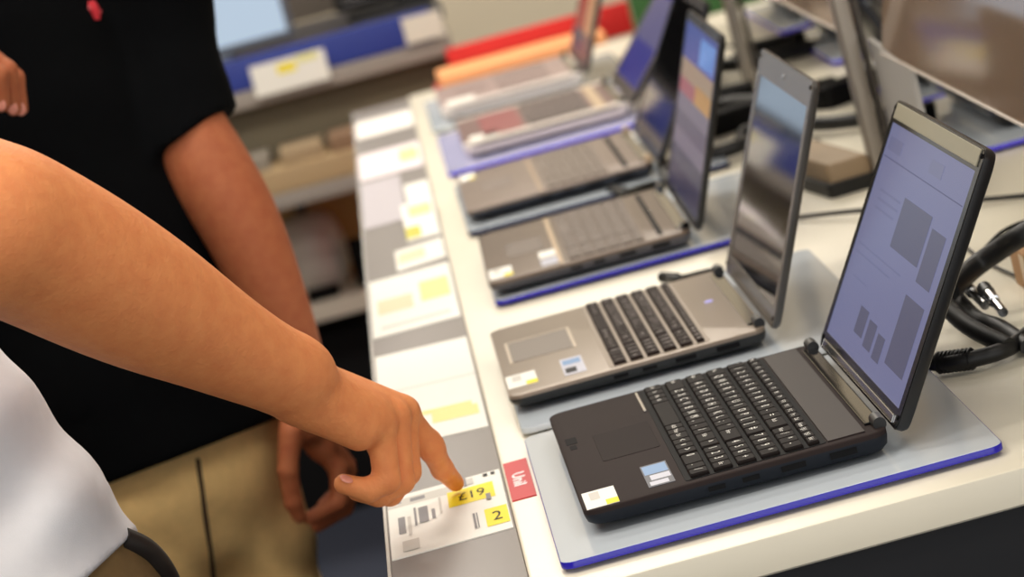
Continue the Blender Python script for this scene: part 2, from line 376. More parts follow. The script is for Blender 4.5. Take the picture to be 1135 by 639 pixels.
L5 = laptop(dict(W=.36, D=.262, hb=.024, loc=(.010, 2.42, ZM), rz=0, ang=2.30, H=.235, plain=True, body=mw, deck=mat('grey_brown_deck', (120, 92, 88), .4), tray=mat('grey_brown_tray', (86, 74, 72), .5), keys=mat('grey_brown_key', (94, 80, 78), .45), legend=M_legdim, kx=(.11, .205), ky=(.04, .33), single_keys=False,
    pad=(.035, .10, .05, .325), padmat=mat('maroon_pad', (140, 70, 72), .4), trims=[((0, .0, .018), (.262, .036, .0245), mw, 'side_trim'), ((0, .338, .018), (.262, .36, .0245), mw, 'side_trim'), ((.215, .02, .0225), (.232, .34, .0255), beige, 'hinge_trim')],
    lidback=M_blk, bezel=mat('brown_bezel', (84, 76, 72), .3), bez=(.02, .02, .02, .02), screen=S5b, page=[(0, 1, .35, .75, S5v)],
    stickers=[('price_sticker', .012, .04, .045, .05, [M_paper])], by=.2,
    label='white-framed laptop with maroon palm rest, second from the far end of the row'))
L6 = laptop(dict(W=.36, D=.25, hb=.024, loc=(-.005, 2.98, ZM), rz=0, ang=2.0, H=.235, plain=True, body=mat('ivory_shell', (238, 228, 222), .3), deck=mat('rosy_grey_deck', (162, 140, 136), .4), tray=mat('rosy_grey_tray', (140, 118, 114), .5), keys=mat('rosy_grey_key', (150, 130, 126), .45), legend=M_legdim, kx=(.11, .20), ky=(.048, .33), single_keys=False,
    pad=(.035, .09, .12, .26), padmat=mat('rosy_pad', (150, 128, 124), .4), trims=[((0, .0, .018), (.25, .042, .0245), mat('ivory_shell', (238, 228, 222), .3), 'side_trim')],
    lidback=mat('grey_lid', (70, 68, 66), .3), bezel=mat('brown_bezel', (84, 76, 72), .3), bez=(.02, .02, .02, .02), screen=emi('reflection_red', (196, 44, 40), .8), page=[(.55, 1, 0, 1, emi('reflection_orange', (240, 170, 120), .8)), (0, 1, 0, .2, Sd)],  # red and orange reflection on the screen, put in as emissive colour
    stickers=[('price_sticker', .012, .046, .05, .06, [M_paper])], by=.2,
    label='ivory laptop with rosy grey keyboard at the far end of the row'))

# ------------------------------------------------------------------ acrylic mats under the laptops
M_mat = mat('frosted_acrylic', (196, 205, 214), .1, spec=.5); M_mat2 = mat('glow_tinted_acrylic', (192, 192, 230), .12, spec=.5); M_edge = mat('blue_acrylic_edge', (30, 20, 165), .2)  # second acrylic: blue glow on the mat put into its lavender colour
M_edge2 = mat('violet_acrylic_edge', (84, 70, 235), .25)
def mat_obj(x0, y0, x1, y1, rz, label, edge=M_edge, group='acrylic mats under the laptops', top=None):
    root = empty('display_mat', (x0, y0, T), rz); tag(root, label, 'mat', group)
    b = MB(); b.slab(0, 0, x1-x0, y1-y0, .012, [(.004, .0004), (.0044, 0), (.0092, 0), (.0096, .0003)], edge, top=None, seg=5); b.build('acrylic_edge', root, True)
    b = MB(); b.slab(.0006, .0006, x1-x0-.0006, y1-y0-.0006, .0115, [(.0096, 0), (.010, .0004)], top or M_mat, seg=5); b.build('mat_surface', root)
    for x in (.02, x1-x0-.02):
        for y in (.02, y1-y0-.02):
            b = MB(); b.lathe([(.006, 0), (.006, .0045)], M_rub, 12, (x, y, 0)); b.build('mat_foot', root)
mat_obj(-.029, -.053, .330, .420, 0, 'pale acrylic mat with blue edge under the nearest black laptop')
mat_obj(-.029, .455, .330, .965, .0, 'pale acrylic mat under the taupe laptop with black screen', edge=mat('pale_acrylic_edge', (200, 208, 214), .2))
mat_obj(-.016, 1.155, .345, 1.62, -.012, 'acrylic mat with vivid blue edge under the blue-screened bronze laptop')
mat_obj(-.022, 1.72, .340, 2.20, 0, 'acrylic mat under the mushroom-grey laptop', edge=mat('slate_acrylic_edge', (60, 66, 96), .2))
mat_obj(-.025, 2.345, .335, 2.84, 0, 'violet-glinting acrylic mat under the white-framed maroon laptop', edge=M_edge2, top=M_mat2)
mat_obj(-.03, 2.93, .33, 3.40, 0, 'acrylic mat under the ivory laptop at the far end', edge=mat('pale_acrylic_edge', (200, 208, 214), .2))

# ------------------------------------------------------------------ the table
tb = empty('display_table', (0, 0, 0)); tag(tb, 'long cream-topped sales table carrying the row of laptops', 'table')
b = MB(); b.box((-.0556, -.098, T-.030), (1.30, 3.66, T), M_white, .003); b.build('table_top', tb, True)
b = MB(); b.box((-.10, -.06, 0.08), (1.24, 3.60, T-.031), mat('black_plinth', (15, 16, 22), .6)); b.build('plinth', tb)
b = MB(); b.box((-.06, -.03, 0.0), (1.20, 3.56, 0.08), M_blkm); b.build('kick_base', tb)
rl = empty('price_rail', (0, 0, 0)); tag(rl, 'grey price ticket rail along the shoppers\' edge of the laptop table', 'ticket rail')
b = MB(); b.box((-.166, -.105, T-.014), (-.0558, 3.66, T-.003), M_rail, .002); b.build('rail_strip', rl, True)
b = MB(); b.box((-.1685, -.105, T-.020), (-.1655, 3.66, T-.001), mat('clear_lip', (214, 210, 204), .2), .0008); b.build('rail_lip', rl)

ZR = T-.003
def card(y0, y1, label, bits=(), x0=-.164, x1=-.058, base=M_paper, lift=0.0, texts=(), skew=0.):
    root = MB(); h = .0012
    def P(u, v, z): return (x0+(x1-x0)*u, y0+(y1-y0)*v+skew*u, z)
    root.prism([[P(0, 0, ZR+z), P(1, 0, ZR+z), P(1, 1, ZR+z+lift), P(0, 1, ZR+z+lift)] for z in (.0001, h)], base)
    for k, (u0, u1, v0, v1, m) in enumerate(bits):
        root.poly([(*P(u, v, 0)[:2], ZR+h+.0002+.00005*k+lift*v) for u, v in ((u0, v0), (u1, v0), (u1, v1), (u0, v1))], m)
    for s_, size, u, v, m in texts:
        put_text(root, s_, m, size, (*P(u, v, 0)[:2], ZR+h+.0006+lift*v), (1, 0, 0), (0, 1, 0), True, .42)
    o = root.build('price_card'); tag(o, label, 'price card', 'price cards in the ticket rail'); return o
rnd = random.Random(3)
bits = [(.0, .62, .80, .93, M_pale), (.02, .12, .86, .90, M_grayp), (.2, .33, .84, .9, M_grayp), (.52, .92, .56, .82, M_yel), (.80, .99, .10, .38, M_yel), (.08, .14, .35, .62, M_grayp), (.16, .19, .30, .6, M_pale), (.22, .24, .42, .72, M_grayp), (.26, .34, .44, .70, M_grayp),
        (.37, .40, .46, .62, M_grayp), (.44, .46, .5, .78, M_pale), (.1, .24, .06, .22, M_pale), (.64, .76, .86, .96, M_pale), (.70, .72, .12, .36, M_grayp), (.73, .74, .12, .36, M_grayp), (.60, .64, .84, .98, M_grayp), (.68, .70, .84, .98, M_grayp), (.85, .89, .93, .965, M_dark), (.92, .955, .93, .965, M_dark), (.84, .88, .52, .62, M_grayp)]
card(.150, .374, 'white price card with yellow price patch touched by the pointing finger', bits, texts=[('\u00a319', .040, .72, .69, M_dark), ('2', .045, .895, .24, M_dark)])
card(.585, 1.075, 'white price card with faded yellow patch beyond the pointing hand', [(.0, 1, .55, .56, M_pale), (.5, .95, .14, .24, M_paley), (.4, .9, .24, .28, M_paley), (.1, .4, .1, .4, mat('off_white_print', (228, 226, 220), .6))], skew=-.02)
card(1.195, 1.60, 'white price card with peach and pale yellow patches between two grey gaps', [(.08, .5, .35, .6, M_peach), (.6, .95, .4, .75, M_paley), (.1, .9, .1, .14, M_pale)])
card(1.63, 1.80, 'thin white and peach price card beside the blue-screened laptop', [(.05, .6, .3, .8, M_peach)], x0=-.125, skew=.02)
card(1.86, 2.08, 'curled white price slip with yellow corner in the middle of the rail', [(.0, .45, .05, .35, mat('olive_yellow_print', (206, 196, 70), .6)), (.2, .9, .6, .9, M_paley)], x0=-.105, lift=.02)
card(2.20, 2.32, 'small curled blank white slip further along the rail', [], x0=-.095, lift=.015)
card(2.62, 2.95, 'pinkish white price card with small yellow patch near the rail\'s far part', [(.65, .95, .3, .8, M_paley)], base=mat('pinkish_paper', (238, 226, 230), .6))
card(3.20, 3.46, 'plain white price card nearest the far end of the rail', [], base=mat('warm_paper', (248, 242, 236), .6))
card(2.08, 2.58, 'grey lilac slip lying between the curled slips and the pinkish card', [], base=mat('lilac_grey_paper', (188, 182, 188), .5), x1=-.10)
tgo = MB(); tgo.box((-.0535, .228, T), (-.0315, .376, T+.0012), M_red)
for k in (-1, 0, 1): put_text(tgo, 'Unil', mat('white_print', (250, 235, 235), .6), .0165, (-.0425+.0005*k, .302+.0012*k, T+.0015+.00005*k), (0, -1, 0), (1, 0, 0), True, 1.9)
tag(tgo.build('shelf_tag'), 'small red tag with white lettering on the table beside the yellow price card', 'tag')

# ------------------------------------------------------------------ cables behind the laptops
def cable(name, pts, r, label, m=M_rub, n=8, cat='cable', group=None, ribs=None):
    b = MB(); b.tube(spline(pts, n), r, m, 10); o = b.build(name, None, True); tag(o, label, cat, group)
    if ribs:
        rb = MB(); a, c = Vector(ribs[0]), Vector(ribs[1])
        for k in range(9):
            p0 = a.lerp(c, k/9); p1 = a.lerp(c, (k+.5)/9); rb.tube([p0, p1], r*1.35, m, 10)
        rb.build('strain_relief', o, True)
    return o
cable('security_cable', [tz(1052, 322, .045), tz(1080, 296, .05), tz(1110, 275, .062), tz(1140, 256, .075), tz(1190, 224, .085)], .0105, 'thick black cable, upper one, leaving the frame behind the nearest laptop')
cable('security_cable', [tz(1048, 300, .03), tz(1060, 328, .028), tz(1082, 352, .02), tz(1108, 362, .014), tz(1140, 384, .009)], .0075, 'black cable curving below the silver plugs behind the nearest laptop')
cable('power_cable', [tz(1040, 328, .05), tz(1062, 352, .035), tz(1085, 368, .025), tz(1118, 384, .014)], .0085, 'black cable with a moulded plug running down behind the nearest lid')
cable('power_cable', [tz(1015, 400, .012), tz(1050, 402, .012), tz(1085, 396, .012), tz(1118, 385, .012), tz(1150, 362, .008)], .0075, 'black power lead with ribbed sleeve lying on the mat corner behind the nearest laptop', ribs=(tz(1040, 402, .012), tz(1080, 397, .012)))
cable('thin_cable', [tz(1058, 300, .02), tz(1085, 282, .03), tz(1112, 256, .035), tz(1150, 240, .03)], .0022, 'thin black wire arching above the thick cables')
cable('thin_cable', [tz(1066, 270, .004), tz(1090, 288, .004), tz(1125, 305, .004), tz(1160, 318, .004)], .0016, 'thin dark wire crossing the table to the right of the nearest laptop')
cable('thin_cable', [tz(1100, 390, .006), tz(1122, 375, .006), tz(1150, 355, .006)], .0018, 'thin wire leaving the moulded plug at the right edge')
for k, (a, c, lb) in enumerate(((( 1070, 316), (1092, 338), 'silver cable connector among the black leads behind the nearest laptop, left one'), ((1096, 326), (1112, 346), 'silver cable connector among the black leads, right one'))):
    p0, p1 = tz(*a, .035), tz(*c, .028); q = MB(); q.tube([p0, p0.lerp(p1, .4), p0.lerp(p1, .41), p1], [.006, .006, .0045, .0045], M_chrome, 12); o = q.build('cable_connector', None, True); tag(o, lb, 'connector')
    q = MB(); q.tube([p0+(p0-p1)*.35, p0], .0068, M_blk, 12); q.build('connector_sleeve', o, True)
bx = empty('cardboard_box', tz(1166, 318)); tag(bx, 'small tan cardboard box at the right edge among the cables', 'box')
q = MB(); q.box((-.022, -.045, 0), (.07, .06, .040), mat('cardboard', (168, 128, 88), .8, noise=.06, nscale=60), .002); q.build('box_body', bx, True)
q = MB(); q.box((-.0225, -.012, .002), (-.0215, .012, .038), mat('packing_tape', (190, 160, 120), .3)); q.build('tape', bx)
cable('power_cable', [tz(736, 306, .012), tz(752, 309, .014), tz(775, 304, .008), tz(800, 298, .005)], .0045, 'black plug lead at the far side of the taupe laptop', ribs=(tz(734, 307, .012), tz(752, 308, .013)))
cable('power_cable', [tz(680, 210, .012), tz(692, 214, .014), tz(708, 208, .010), tz(735, 200, .006)], .005, 'black plug lead at the far side of the bronze laptop', ribs=(tz(678, 210, .012), tz(696, 213, .012)))
cable('power_cable', [tz(735, 180, .010), tz(738, 195, .014), tz(745, 205, .01)], .008, 'stubby black plug behind the bronze laptop hinge')
# leads between our row and the opposite row
mid = [([(.345, 1.21), (.40, 1.12), (.48, 1.03), (.60, .93)], .0028, 'thin dark lead crossing the bare table between the two nearest lids'),
       ([(.30, 1.80), (.36, 1.78), (.44, 1.84), (.50, 1.75), (.62, 1.70)], .010, 'black lead bundle crossing the table behind the taupe laptop'),
       ([(.34, 2.16), (.40, 2.22), (.46, 2.14), (.56, 2.18)], .011, 'black lead bundle crossing behind the blue-screened laptop'),
       ([(.36, 2.62), (.42, 2.70), (.50, 2.62), (.60, 2.66)], .012, 'black lead bundle behind the mushroom-grey laptop'),
       ([(.37, 1.85), (.39, 1.92), (.44, 1.90), (.455, 1.96)], .008, 'black looping lead near the steel posts'),
       ([(.375, 1.52), (.40, 1.62), (.45, 1.64), (.44, 1.72)], .006, 'short black lead beside the beige cable box')]
for pts, r, lb in mid:
    cable('cable_bundle', [(x, y, T+r+.001+(.006 if 0 < i < len(pts)-1 else 0)) for i, (x, y) in enumerate(pts)], r, lb)
cb = empty('cable_box', (.420, 1.42, T), R(8)); tag(cb, 'beige cable box with black rubber edge beside the nearest steel post', 'cable box')
q = MB(); q.slab(-.028, -.13, .028, .15, .008, [(0.004, .001), (.034, 0), (.040, .004)], mat('beige_box', (150, 128, 100), .5)); q.build('box_body', cb, True)
q = MB(); q.slab(-.033, -.135, .033, .155, .01, [(0, .001), (.016, 0), (.018, .002)], M_rub); q.build('rubber_edge', cb, True)
for (x, y, rr, lb) in ((.425, 1.92, .016, 'round silver-capped plug on the table behind the taupe lid'), (.40, 2.42, .018, 'pinkish round plug top behind the blue-screened lid'), (.385, 2.78, .022, 'pale round plug top among the far leads'), (.44, 2.80, .02, 'second pale round plug top among the far leads')):
    q = MB(); q.lathe([(rr, .0), (rr, .03), (rr*.8, .035)], M_blk, 18, (x, y, T)); o = q.build('power_plug', None, True); tag(o, lb, 'plug')
    q = MB(); q.lathe([(rr*.8, .035), (rr*.8, .037), (rr*.5, .040)], mat('pale_cap', (206, 184, 176), .3), 18, (x, y, T)); q.build('plug_cap', o, True)

def adapter(x, y, rz, label, L=.11, Wd=.05, h=.032):
    root = empty('power_adapter', (x, y, T), R(rz)); tag(root, label, 'power adapter', 'black power adapters behind the laptops')
    q = MB(); q.slab(-L/2, -Wd/2, L/2, Wd/2, .008, [(.0, .002), (.003, 0), (h-.003, 0), (h, .003)], M_blkm); q.build('brick', root, True)
    q = MB(); q.tube(spline([(L/2, 0, h/2), (L/2+.03, .004, h/2-.004), (L/2+.07, .02, .005)], 5), .0035, M_rub, 8); q.build('lead', root, True)
    q = MB(); q.tube([(-L/2-.02, 0, h/2), (-L/2, 0, h/2)], [.004, .006], M_rub, 8); q.build('strain_relief', root, True)
for a in ((.40, 2.07, 20, 'black power adapter behind the blue-screened lid, nearer one'), (.40, 2.30, -15, 'black power adapter behind the blue-screened lid, farther one'), (.56, 1.58, 60, 'black power adapter beyond the nearest post, past the beige cable box'), (.56, 2.05, 30, 'black power adapter beyond the posts beside the opposite mats'), (.42, 2.95, 10, 'black power adapter among the far leads'), (.55, 2.75, -30, 'black power adapter below the gap between the far posts')):
    adapter(*a)

# ------------------------------------------------------------------ central divider: posts and sloping clear panels
dv = empty('display_divider', (.475, 0, T)); tag(dv, 'steel posts holding tinted glossy panels down the middle of the table', 'divider')
for y in (1.31, 2.52, 3.55):
    q = MB(); q.box((-.009, y-.02, 0), (.009, y+.02, .85), M_post, .002); q.build('post', dv, True)
    q = MB(); q.box((.014, y-.014, 0), (.020, y+.014, .85), mat('dark_post_slot', (70, 64, 58), .5), .001); q.build('post_channel', dv)
M_panel = mat('tinted_acrylic', (176, 150, 128), .08, trans=.55, spec=.6)
for y0, y1 in ((-.25, 1.20), (1.42, 2.30), (2.50, 3.36)):
    q = MB(); q.prism([[(.02, y0, .167+z), (.02, y1, .167+z), (.02+.26*z, y1, .167+z), (.026+.26*z, y1, .167+z), (.026+.26*z, y0, .167+z), (.02+.26*z, y0, .167+z)] if False else [(.02+.25*z, y0, .167+z), (.026+.25*z, y0, .167+z), (.026+.25*z, y1, .167+z), (.02+.25*z, y1, .167+z)] for z in (0, .6)], M_panel); q.build('panel', dv)
    q = MB(); q.box((.018, y0, .1645), (.028, y1, .167), mat('pale_panel_edge', (226, 216, 206), .25)); q.build('panel_edge', dv)
q = MB(); q.prism([[(.020, 1.03, z0), (.026, 1.03, z0), (.026, 1.285, z1), (.020, 1.285, z1)] for z0, z1 in ((.0, .0), (.165, .175))], mat('light_grey_plate', (168, 165, 162), .35)); q.build('bracket_plate', dv)

# ------------------------------------------------------------------ opposite row: laptops facing away
def back_laptop(y, ang, label, x=1.0, W=.37):
    root = empty('laptop', (x, y, T+.010), math.pi); tag(root, label, 'laptop', 'laptops of the opposite row')
    D = .25
    q = MB(); q.slab(0, -W, D, 0, .012, [(.003, .008), (.008, .001), (.017, 0), (.02, .001)], M_blk); q.build('base', root, True)
    q = MB(); q.slab(.09, -W+.02, .2, -.02, .004, [(.02, 0), (.022, .001)], M_blkm); q.build('keyboard', root)
    q = MB(); q.slab(.02, -W*.62, .075, -W*.38, .004, [(.02, 0), (.0206, .001)], M_blkm); q.build('touchpad', root)
    for yy in (-.04, -W+.018):
        q = MB(); q.tube([(D-.003, yy, .021), (D-.003, yy+.022, .021)], .006, M_blk, 12); q.build('hinge', root, True)
    lid = empty('lid', (D+.004, 0, .018), 0, root); lid.rotation_euler = (0, ang-math.pi/2, 0)
    q = MB(); q.prism([[(xx, yy, zz) for yy, zz, _ in rrect(-W+i, i, -i, .235-i, .01, 5, 0)] for xx, i in ((0, 0), (.005, 0), (.008, .004))], mat('dark_blue_grey_lid', (38, 40, 52), .22)); q.build('lid_shell', lid, True)
    q = MB(); q.box((-.001, -W+.014, .02), (-.0002, -.014, .22), emi('screen_far', (120, 140, 200), .6)); q.build('screen', lid)
    for yy in (-W+.03, -.05):
        q = MB(); q.box((.03, yy, 0), (.06, yy+.02, .004), M_rub); q.build('rubber_foot', root)
for y, lb in ((.36, 'dark laptop of the opposite row nearest the camera, behind the tinted panel'), (1.38, 'dark laptop of the opposite row seen under the panel right of the nearest screen'), (1.90, 'second dark laptop of the opposite row seen under the panel'), (2.52, 'dark laptop of the opposite row behind the second steel post gap'), (3.1, 'farthest dark laptop of the opposite row')):
    back_laptop(y, R(112), lb, x=.895)
    mat_obj(.60, y-.09, .97, y+.40, 0, 'blue-edged acrylic mat under the ' + {.36: 'opposite row laptop nearest the camera', 1.38: 'opposite laptop right of the nearest screen', 1.90: 'second opposite laptop under the tinted panel', 2.52: 'opposite laptop behind the gap between posts', 3.1: 'farthest opposite laptop'}[y], edge=M_edge2, group='acrylic mats of the opposite row')

# ------------------------------------------------------------------ red promotional tray behind the table end
rd = empty('promo_tray', (.02, 3.72, 0)); tag(rd, 'red and orange promotional bin standing beyond the far end of the table', 'display bin')
Mr = mat('red_card', (206, 30, 26), .5); Mo = mat('orange_card', (250, 172, 112), .5)
q = MB(); q.box((-.02, .0, 0), (.33, .24, T-.021), Mr, .004); q.build('bin_body', rd, True)
q = MB(); q.box((-.01, .005, T-.02), (.33, .18, T+.012), Mo, .006); q.build('orange_ledge', rd, True)
q = MB(); q.box((.02, .19, T-.02), (.40, .21, T+.045), Mr, .003); q.build('red_header', rd, True)

# ------------------------------------------------------------------ back counter on the left
YC = 4.2
def cx(px, py): return at(px, py, YC)
ct = empty('shelf_counter', (0, YC, 0)); tag(ct, 'blue-fronted store counter with open lower shelves behind the black-shirted man', 'counter')
zt = cx(400, 29).z; zb = cx(400, 66).z; ze = cx(400, 86).z; x1c = .062; x0c = -1.9
Mc_blue = mat('blue_fascia', (34, 54, 142), .45); Mc_edge = mat('grey_shelf_edge', (150, 142, 134), .4); Mc_in = mat('olive_grey_board', (96, 88, 70), .7); Mc_tan = mat('tan_board', (176, 150, 112), .6); Mc_pale = mat('pale_board', (214, 206, 190), .5)
def cbox(nm, a, b_, m, bev=.004):
    q = MB(); q.box((a[0], a[1], a[2]), (b_[0], b_[1], b_[2]), m, bev); return q.build(nm, ct, True)
cbox('fascia', (x0c, 0, zb), (x1c-.03, .02, zt), Mc_blue)
cbox('counter_top', (x0c, .02, zt-.03), (x1c, .60, zt-.005), mat('dark_counter_top', (60, 60, 66), .3))
cbox('shelf_edge', (x0c, -.02, ze), (x1c, .60, zb-.001), Mc_edge)
z3 = cx(345, 168).z; cbox('upper_panel', (x0c, .015, z3), (x1c, .03, ze-.001), Mc_in)
cbox('kick_panel', (x0c, .05, 0), (x1c-.05, .55, cx(370, 355).z-.03), M_blkm)
zs = cx(345, 196).z; zs2 = cx(345, 214).z
cbox('middle_shelf', (x0c, -.14, zs), (x1c, .60, z3-.001), Mc_tan)
cbox('shelf_lip', (x0c, -.15, zs2), (x1c, -.14, zs), Mc_edge)
zf = cx(370, 330).z; zf2 = cx(370, 352).z
cbox('bottom_shelf', (x0c, -.01, zf2), (x1c, .60, zf), Mc_pale)
cbox('lower_shelf_back', (x0c, .24, zf+.001), (x1c, .26, zs-.001), mat('khaki_board', (206, 176, 112), .7))
cbox('rear_panel', (x0c, .58, zt+.0), (.0, .60, zt+.42), mat('grey_brown_board', (112, 102, 92), .7))
def leaning(px0, px1, py0, py1, label, m, bits=(), y=YC-.025):
    pc = at((px0+px1)/2, (py0+py1)/2, y); w = (at(px1, py0, y)-at(px0, py0, y)).length*.96; hgt = abs(at(px0, py0, y).z-at(px0, py1, y).z)*.95
    q = MB(); q.box((-w/2, -.0015, -hgt/2), (w/2, .0015, hgt/2), m, .001)
    for u0, u1, v0, v1, mm in bits:
        q.poly([(-w/2+w*u, -.0018, -hgt/2+hgt*v) for u, v in ((u0, v0), (u1, v0), (u1, v1), (u0, v1))], mm)
    o = q.build('price_card', None, loc=pc); o.rotation_euler = (R(-8), 0, 0); tag(o, label, 'price card', 'price cards on the blue counter'); return o
leaning(277, 366, 62, 100, 'white price card with yellow patch on the blue counter front', M_paper, [(.35, .6, .55, .85, M_yel), (.62, .9, .75, .98, M_paley)])
leaning(446, 492, 14, 46, 'blank white card at the right end of the blue counter', mat('ivory_card', (226, 220, 206), .6))
# monitor
pm = cx(255, 62); mo = empty('monitor', (cx(240, 60).x, YC+.12, zt-.0045)); tag(mo, 'lit monitor with pale blue screen on the back counter above the black shirt', 'monitor')
wl = cx(20, 60).x-mo.location.x; wr = at(325, 30, YC+.10).x-mo.location.x
q = MB(); q.box((-.28, -.03, .014), (wr, .02, .41), mat('grey_monitor_shell', (96, 102, 116), .4), .006); q.build('frame', mo, True)
q = MB(); q.box((-.262, -.033, .030), (wr-.014, -.0302, .395), emi('monitor_screen', (208, 228, 248), 1.15)); q.poly([(-.05, -.034, .30), (.02, -.034, .30), (.02, -.034, .34), (-.05, -.034, .34)], emi('monitor_window', (232, 238, 190), 1.0)); q.build('screen', mo)
q = MB(); q.box((-.13, .02, .012), (-.05, .04, .12), mat('grey_monitor_shell', (96, 102, 116), .4), .004); q.build('neck', mo, True)
q = MB(); q.slab(-.21, -.10, .03, .10, .03, [(0, .002), (.010, 0), (.013, .003)], mat('grey_monitor_shell', (96, 102, 116), .4)); q.build('stand_base', mo, True)
# second, black monitor to the right
m2 = empty('monitor', (.0, YC+.28, zt-.0045)); tag(m2, 'black monitor at the right end of the back counter, only its lower edge in view', 'monitor')
q = MB(); q.box((-.16, -.03, .022), (.14, .02, .40), M_blk, .006); q.build('frame', m2, True)
q = MB(); q.box((-.15, -.032, .036), (.13, -.0302, .39), M_gloss); q.build('screen', m2)
q = MB(); q.box((-.03, -.01, .01), (.05, .01, .05), M_blk, .004); q.build('neck', m2, True)
q = MB(); q.slab(-.14, -.09, .05, .09, .03, [(0, .002), (.010, 0), (.013, .003)], M_blk); q.build('stand_base', m2, True)
# things on the lower shelves
pk = at(347, 300, YC+.12); zsh = zf
wa = empty('rice_cooker', (pk.x+.01, YC+.14, zf+.001)); tag(wa, 'white rounded appliance on the lower shelf of the back counter', 'appliance')
q = MB(); q.lathe([(.05, 0), (.062, .012), (.074, .05), (.076, .10), (.068, .135)], mat('white_appliance', (224, 216, 208), .3), 32); q.build('body', wa, True)
q = MB(); q.lathe([(.067, .135), (.062, .15), (.045, .168), (.02, .176), (.012, .176)], mat('white_appliance', (224, 216, 208), .3), 32); q.build('lid', wa, True)
q = MB(); q.lathe([(.012, .176), (.013, .188), (.008, .192)], M_blk, 16); q.build('lid_knob', wa, True)
for px, py, w, h, d, m, lb in ((381, 268, .05, .10, .05, M_blkm, 'black box on the lower shelf right of the white appliance'), (355, 308, .07, .022, .05, M_blkm, 'flat black tray in front of the white appliance')):
    p0 = at(px, py, YC+.05); q = MB(); q.box((-w/2, -d/2, 0), (w/2, d/2, h), m, .004)
    yy = YC+.07 if h > .05 else YC+.03
    o = q.build('shelf_box', None, True, loc=(p0.x+(.03 if h > .05 else 0), yy, zf+.001)); tag(o, lb, 'box')
for k, (x, w, h, m, lb) in enumerate(((-.42, .10, .032, mat('grey_carton', (138, 130, 118), .7), 'flat grey carton on the middle shelf'), (-.30, .09, .030, mat('tan_carton', (160, 138, 108), .7), 'flat tan carton on the middle shelf'), (-.20, .08, .034, mat('brown_carton', (132, 104, 80), .7), 'flat brown carton on the middle shelf beside the rail end'))):
    q = MB(); q.box((-w/2, -.06, 0), (w/2, .06, h), m, .003); o = q.build('carton', None, True, loc=(x, YC-.06, z3)); tag(o, lb, 'carton')

# ------------------------------------------------------------------ room
def struct(name, mb_): o = mb_.build(name); o['kind'] = 'structure'; return o
q = MB(); q.box((-4, -4.5, -.05), (5, 6.5, 0), M_floor); struct('floor', q)
q = MB(); q.box((-4, 6.4, 0), (5, 6.5, 3.2), M_wall); struct('wall_back', q)
q = MB(); q.box((-4.1, -4.5, 0), (-4, 6.5, 3.2), M_wall); struct('wall_left', q)
q = MB(); q.box((5, -4.5, 0), (5.1, 6.5, 3.2), M_wall); struct('wall_right', q)
q = MB(); q.box((-4, -4.6, 0), (5, -4.5, 3.2), M_wall); struct('wall_front', q)
q = MB(); q.box((-4, -4.5, 3.2), (5, 6.5, 3.25), M_ceil); struct('ceiling', q)
q = MB(); q.box((-4, 6.385, 0), (5, 6.4, .09), mat('grey_skirting', (120, 116, 110), .5)); struct('baseboard_back', q)
gp = MB(); gp.box((.60, 6.30, .0), (1.6, 6.34, 1.05), mat('green_board', (52, 104, 44), .6), .004); o = gp.build('notice_board', None, True); tag(o, 'green board on the far wall behind the second steel post', 'board')

# lights: ceiling panels plus fill added from the camera side
def area(x, y, z, sx, sy, power, col=(1, .93, .83), rot=(0, 0, 0)):
    l = bpy.data.lights.new('ceiling_or_fill', 'AREA'); l.shape = 'RECTANGLE'; l.size = sx; l.size_y = sy; l.energy = power; l.color = col
    o = bpy.data.objects.new('ceiling_or_fill_light', l); COL.objects.link(o); o.location = (x, y, z); o.rotation_euler = rot
area(1.0, -4.35, 1.7, 6.0, 2.4, 120, (.93, .96, 1), (R(90), 0, 0))       # added fill from behind the camera; the front wall has no window
for x, y, e in ((-1.3, -.9, 40), (-.5, .6, 33), (1.6, .2, 18), (-.1, 2.7, 62), (-1.6, 2.6, 45), (2.2, 3.0, 18), (.3, 4.8, 70), (-1.7, 4.9, 30), (1.0, -1.0, 28), (-.6, -3.2, 30)):  # camera-side panels added to fill surfaces that face the camera
    area(x, y, 3.15, 1.2, .6, e)
w = bpy.data.worlds.new('world'); sc.world = w; w.use_nodes = True
w.node_tree.nodes['Background'].inputs['Color'].default_value = (.9, .92, 1, 1); w.node_tree.nodes['Background'].inputs['Strength'].default_value = .3

